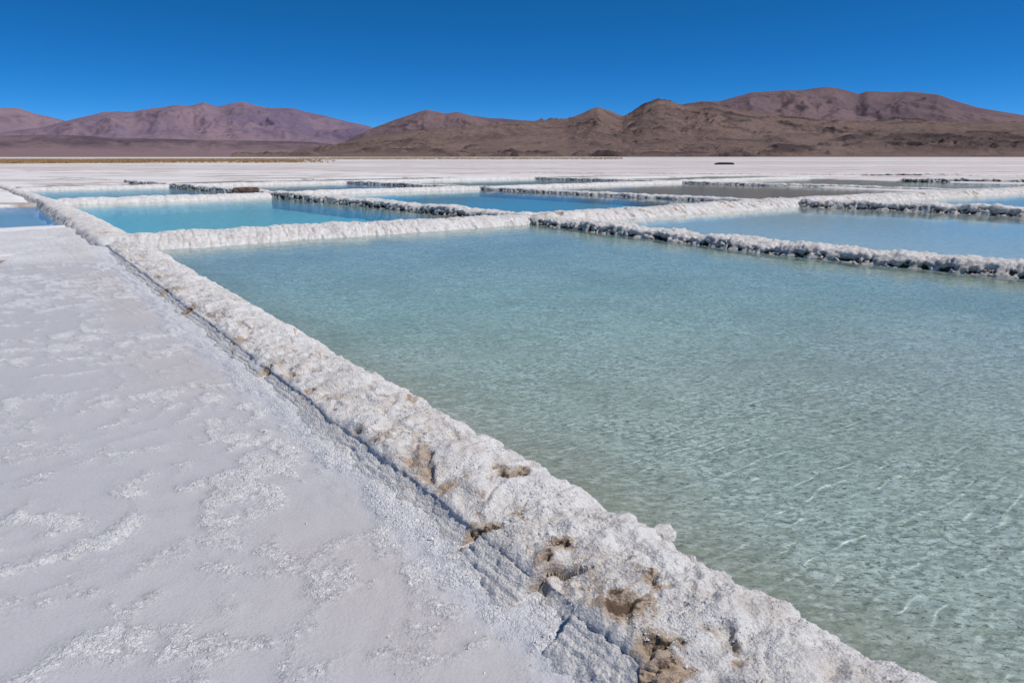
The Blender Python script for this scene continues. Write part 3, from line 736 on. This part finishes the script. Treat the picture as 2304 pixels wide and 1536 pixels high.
# ------------------------------------------------------------------ mountains
def cam_ray(px, py):
    f = 1550.; th = R(15.023); a = (px - 1152) / f; b = -(py - 768) / f
    return a, math.cos(th) + b * math.sin(th), -math.sin(th) + b * math.cos(th)
def crest(points, dist):
    """skyline points of the photograph as places on the ground with a height, at a given distance"""
    out = []
    for p in points:
        x, y, z = cam_ray(p[0], p[1]); d = dist * (p[2] if len(p) > 2 else 1.)
        k = d / math.hypot(x, y); out.append((x * k, y * k, 1.7 + z * k))
    return np.array(out)
def mountain(pts, dist, mat, front, back, nx, ny, rough, fsc, seed, label, toe=1.6, rocks=0., knolls=(), apron=0.):
    C = crest(pts, dist)
    # sample the crest densely
    s = np.concatenate([[0], np.cumsum(np.hypot(*np.diff(C[:, :2], axis=0).T))])
    xs = np.linspace(0, s[-1], nx)
    cx, cy, cz = (np.interp(xs, s, C[:, i]) for i in range(3))
    rx, ry = cx / np.hypot(cx, cy), cy / np.hypot(cx, cy)          # away from the flat
    tq = np.concatenate([-np.linspace(1, 0, ny)[:-1] ** .9 , np.linspace(0, 1, ny // 3)[1:]])
    T = np.where(tq < 0, tq * front, tq * back)
    X = cx[:, None] + rx[:, None] * T; Y = cy[:, None] + ry[:, None] * T
    wx = X + fsc * .5 * fbm(X / fsc * .8 + seed, Y / fsc * .8, o=4); wy = Y + fsc * .5 * fbm(X / fsc * .8 + 9, Y / fsc * .8 + seed, o=4)
    tt = np.abs(np.where(tq < 0, tq, tq))
    prof = (1 - tt) ** toe
    prof = prof[None, :] * np.ones_like(X)
    H = cz[:, None] * prof
    rg = ridged(wx / fsc + seed, wy / fsc + seed, o=8, gain=.56) - .9
    SS = xs[:, None] + .25 * (wx - X) * 2; gul = ridged(SS / (fsc * .30) + seed, T / (fsc * 1.5) + .4 * fbm(X / fsc, Y / fsc, o=3), o=5, gain=.6) - .8
    fb = fbm(wx / fsc * 1.7 + seed, wy / fsc * 1.7, o=6)
    env = np.clip(prof * 1.0, 0, 1) * smooth(0, .30, tt[None, :] * np.ones_like(X)) * smooth(1.0, .75, tt[None, :] * np.ones_like(X)) + .06 * prof
    Z = H + rough * np.minimum(1.15 * cz, cz.max())[:, None].clip(0) * (rg * .50 + .22 * fb + .20 * gul * smooth(.0, .5, prof)) * env
    oc = np.zeros_like(X)
    for (kx, ky, w, hh, dk) in knolls:
        a, b, c = cam_ray(kx, 352); ang = math.atan2(a, b)
        # distance at which the slope reaches that height in the view
        x, y, z = cam_ray(kx, ky); el = z / math.hypot(x, y)
        va = np.arctan2(X, Y); rr = np.hypot(X, Y)
        band = np.exp(-((va - ang) / (w / 1550.)) ** 2)
        sl = Z / rr - el
        vert = np.exp(-(sl / (hh / 1550.)) ** 2)
        n = .55 + .9 * fbm(wx / fsc * 7, wy / fsc * 7, o=5)
        oc = np.maximum(oc, band * vert * dk * np.clip(n, 0, 1.3))
    Z = Z + oc * (fsc * .05)
    if rocks > 0:
        n = fbm(wx / fsc * 4 + 3, wy / fsc * 4, o=6, gain=.6); m = smooth(.05, .5, fbm(wx / fsc * 1.3 + 60, wy / fsc * 1.3, o=4) + .2)
        oc = np.maximum(oc, rocks * smooth(.2, .7, n) * m)
        Z = Z + fsc * .03 * np.abs(n) * m
    pale = np.clip(smooth(.35, .8, fbm(wx / fsc * 2.3 + 77, wy / fsc * 1.2, o=5)) * .5 + .45 * smooth(-.25, -.6, gul) * smooth(-.2, .3, fb), 0, .8)
    if apron: pale = np.maximum(pale * .6, apron * smooth(.46, .20, Z / cz.max() + .10 * fbm(wx / fsc * 1.5, wy / fsc * 4, o=5)))
    Z = np.maximum(Z, -2.)
    Z[:, 0] = -8.; Z[:, -1] = -8.; Z[0] = -8.; Z[-1] = -8.
    o = mesh_obj('mountain', np.stack([X.ravel(), Y.ravel(), Z.ravel()], 1), grid_faces(nx, len(tq)), mat, attrs={'outcrop': np.clip(oc, 0, 1), 'pale': pale})
    tag(o, label=label, kind='structure')
    return o
K_PURPLE = rock_material('purple_rock', (.132, .095, .112), (.20, .138, .142), (.078, .056, .07), .0004, (.112, .084, .105))
K_LILAC = rock_material('lilac_rock', (.165, .125, .185), (.27, .19, .215), (.10, .08, .13), .00025, (.125, .10, .17))
K_BROWN = rock_material('brown_rock', (.162, .112, .098), (.205, .147, .127), (.060, .046, .048), .0005, (.122, .086, .083))
K_DARK = rock_material('dark_rock', (.095, .072, .092), (.235, .165, .175), (.06, .045, .055), .0006, (.09, .068, .09))
mountain([(-260, 225), (-80, 232), (0, 240), (40, 241), (80, 255), (150, 272), (240, 300), (330, 340)], 32000, K_LILAC, 9000, 6000, 120, 90, .35, 3500, 1.3, 'pale lilac mountain farthest away', 1.3)
mountain([(-300, 300), (-60, 305), (20, 295), (100, 285), (150, 272), (190, 262), (230, 252), (265, 250), (300, 252), (345, 243), (400, 236), (430, 238), (458, 231), (490, 240), (520, 232), (548, 228), (580, 237),
          (600, 241), (630, 242), (660, 244), (700, 254), (760, 268), (832, 284), (900, 310), (980, 345)], 21000, K_LILAC, 8000, 5000, 420, 200, .42, 2600, 4.1, 'broad purple mountain with paired summits', 1.5)
mountain([(740, 340), (800, 305), (845, 286), (880, 272), (920, 258), (960, 247), (985, 251), (1000, 255), (1030, 252), (1060, 260), (1100, 266), (1150, 268), (1200, 271), (1290, 280), (1400, 320)], 17500, K_PURPLE, 6000, 4000, 300, 130, .36, 2200, 7.7, 'dusky purple mountain with double peak in the middle', 1.25)
mountain([(1300, 330), (1400, 280), (1480, 250), (1540, 235), (1580, 227), (1620, 226), (1650, 218), (1690, 207), (1730, 204), (1790, 204), (1830, 198), (1850, 195), (1880, 196), (1915, 204), (1932, 209), (1952, 203), (2000, 206),
          (2050, 206), (2110, 213), (2140, 224), (2200, 240), (2304, 258), (2450, 275), (2650, 300)], 16500, K_PURPLE, 6500, 4500, 460, 190, .34, 2600, 2.9, 'high flat topped purple mountain', 1.3)
mountain([(-300, 303), (-60, 306), (100, 303), (210, 305), (260, 310), (400, 313), (560, 316), (700, 319), (800, 330), (860, 345)], 14500, K_DARK, 2500, 3000, 260, 80, .30, 1400, 3.4, 'low dark foothill below the broad purple mountain', 1.1, apron=.9)
mountain([(520, 351), (620, 347), (700, 338), (760, 324), (810, 312), (880, 301), (960, 293), (1040, 287), (1100, 280), (1180, 273), (1230, 270), (1278, 268), (1310, 254), (1330, 244), (1345, 240), (1365, 247), (1400, 262), (1425, 252), (1450, 236),
          (1482, 228), (1510, 231), (1540, 240), (1570, 238), (1600, 236), (1640, 244), (1700, 255), (1750, 262), (1850, 272), (1960, 276), (2040, 272), (2150, 277), (2304, 275), (2450, 285), (2650, 300)], 11000, K_BROWN, 6200, 3500, 1000, 340, .30, 1500, 5.5,
         'long brown range with dark outcrops rising from the salt flat', 1.75, rocks=.8,
         knolls=((1740, 318, 26, 9, 1.), (1920, 323, 38, 9, .9), (2080, 316, 110, 7, .8), (2170, 322, 110, 6, .9), (1500, 322, 26, 6, .7), (1385, 313, 24, 7, .6), (1420, 325, 20, 5, .6), (2000, 338, 120, 7, .8), (2200, 342, 100, 6, .7), (1120, 312, 26, 9, .5), (1440, 282, 40, 9, .5)))
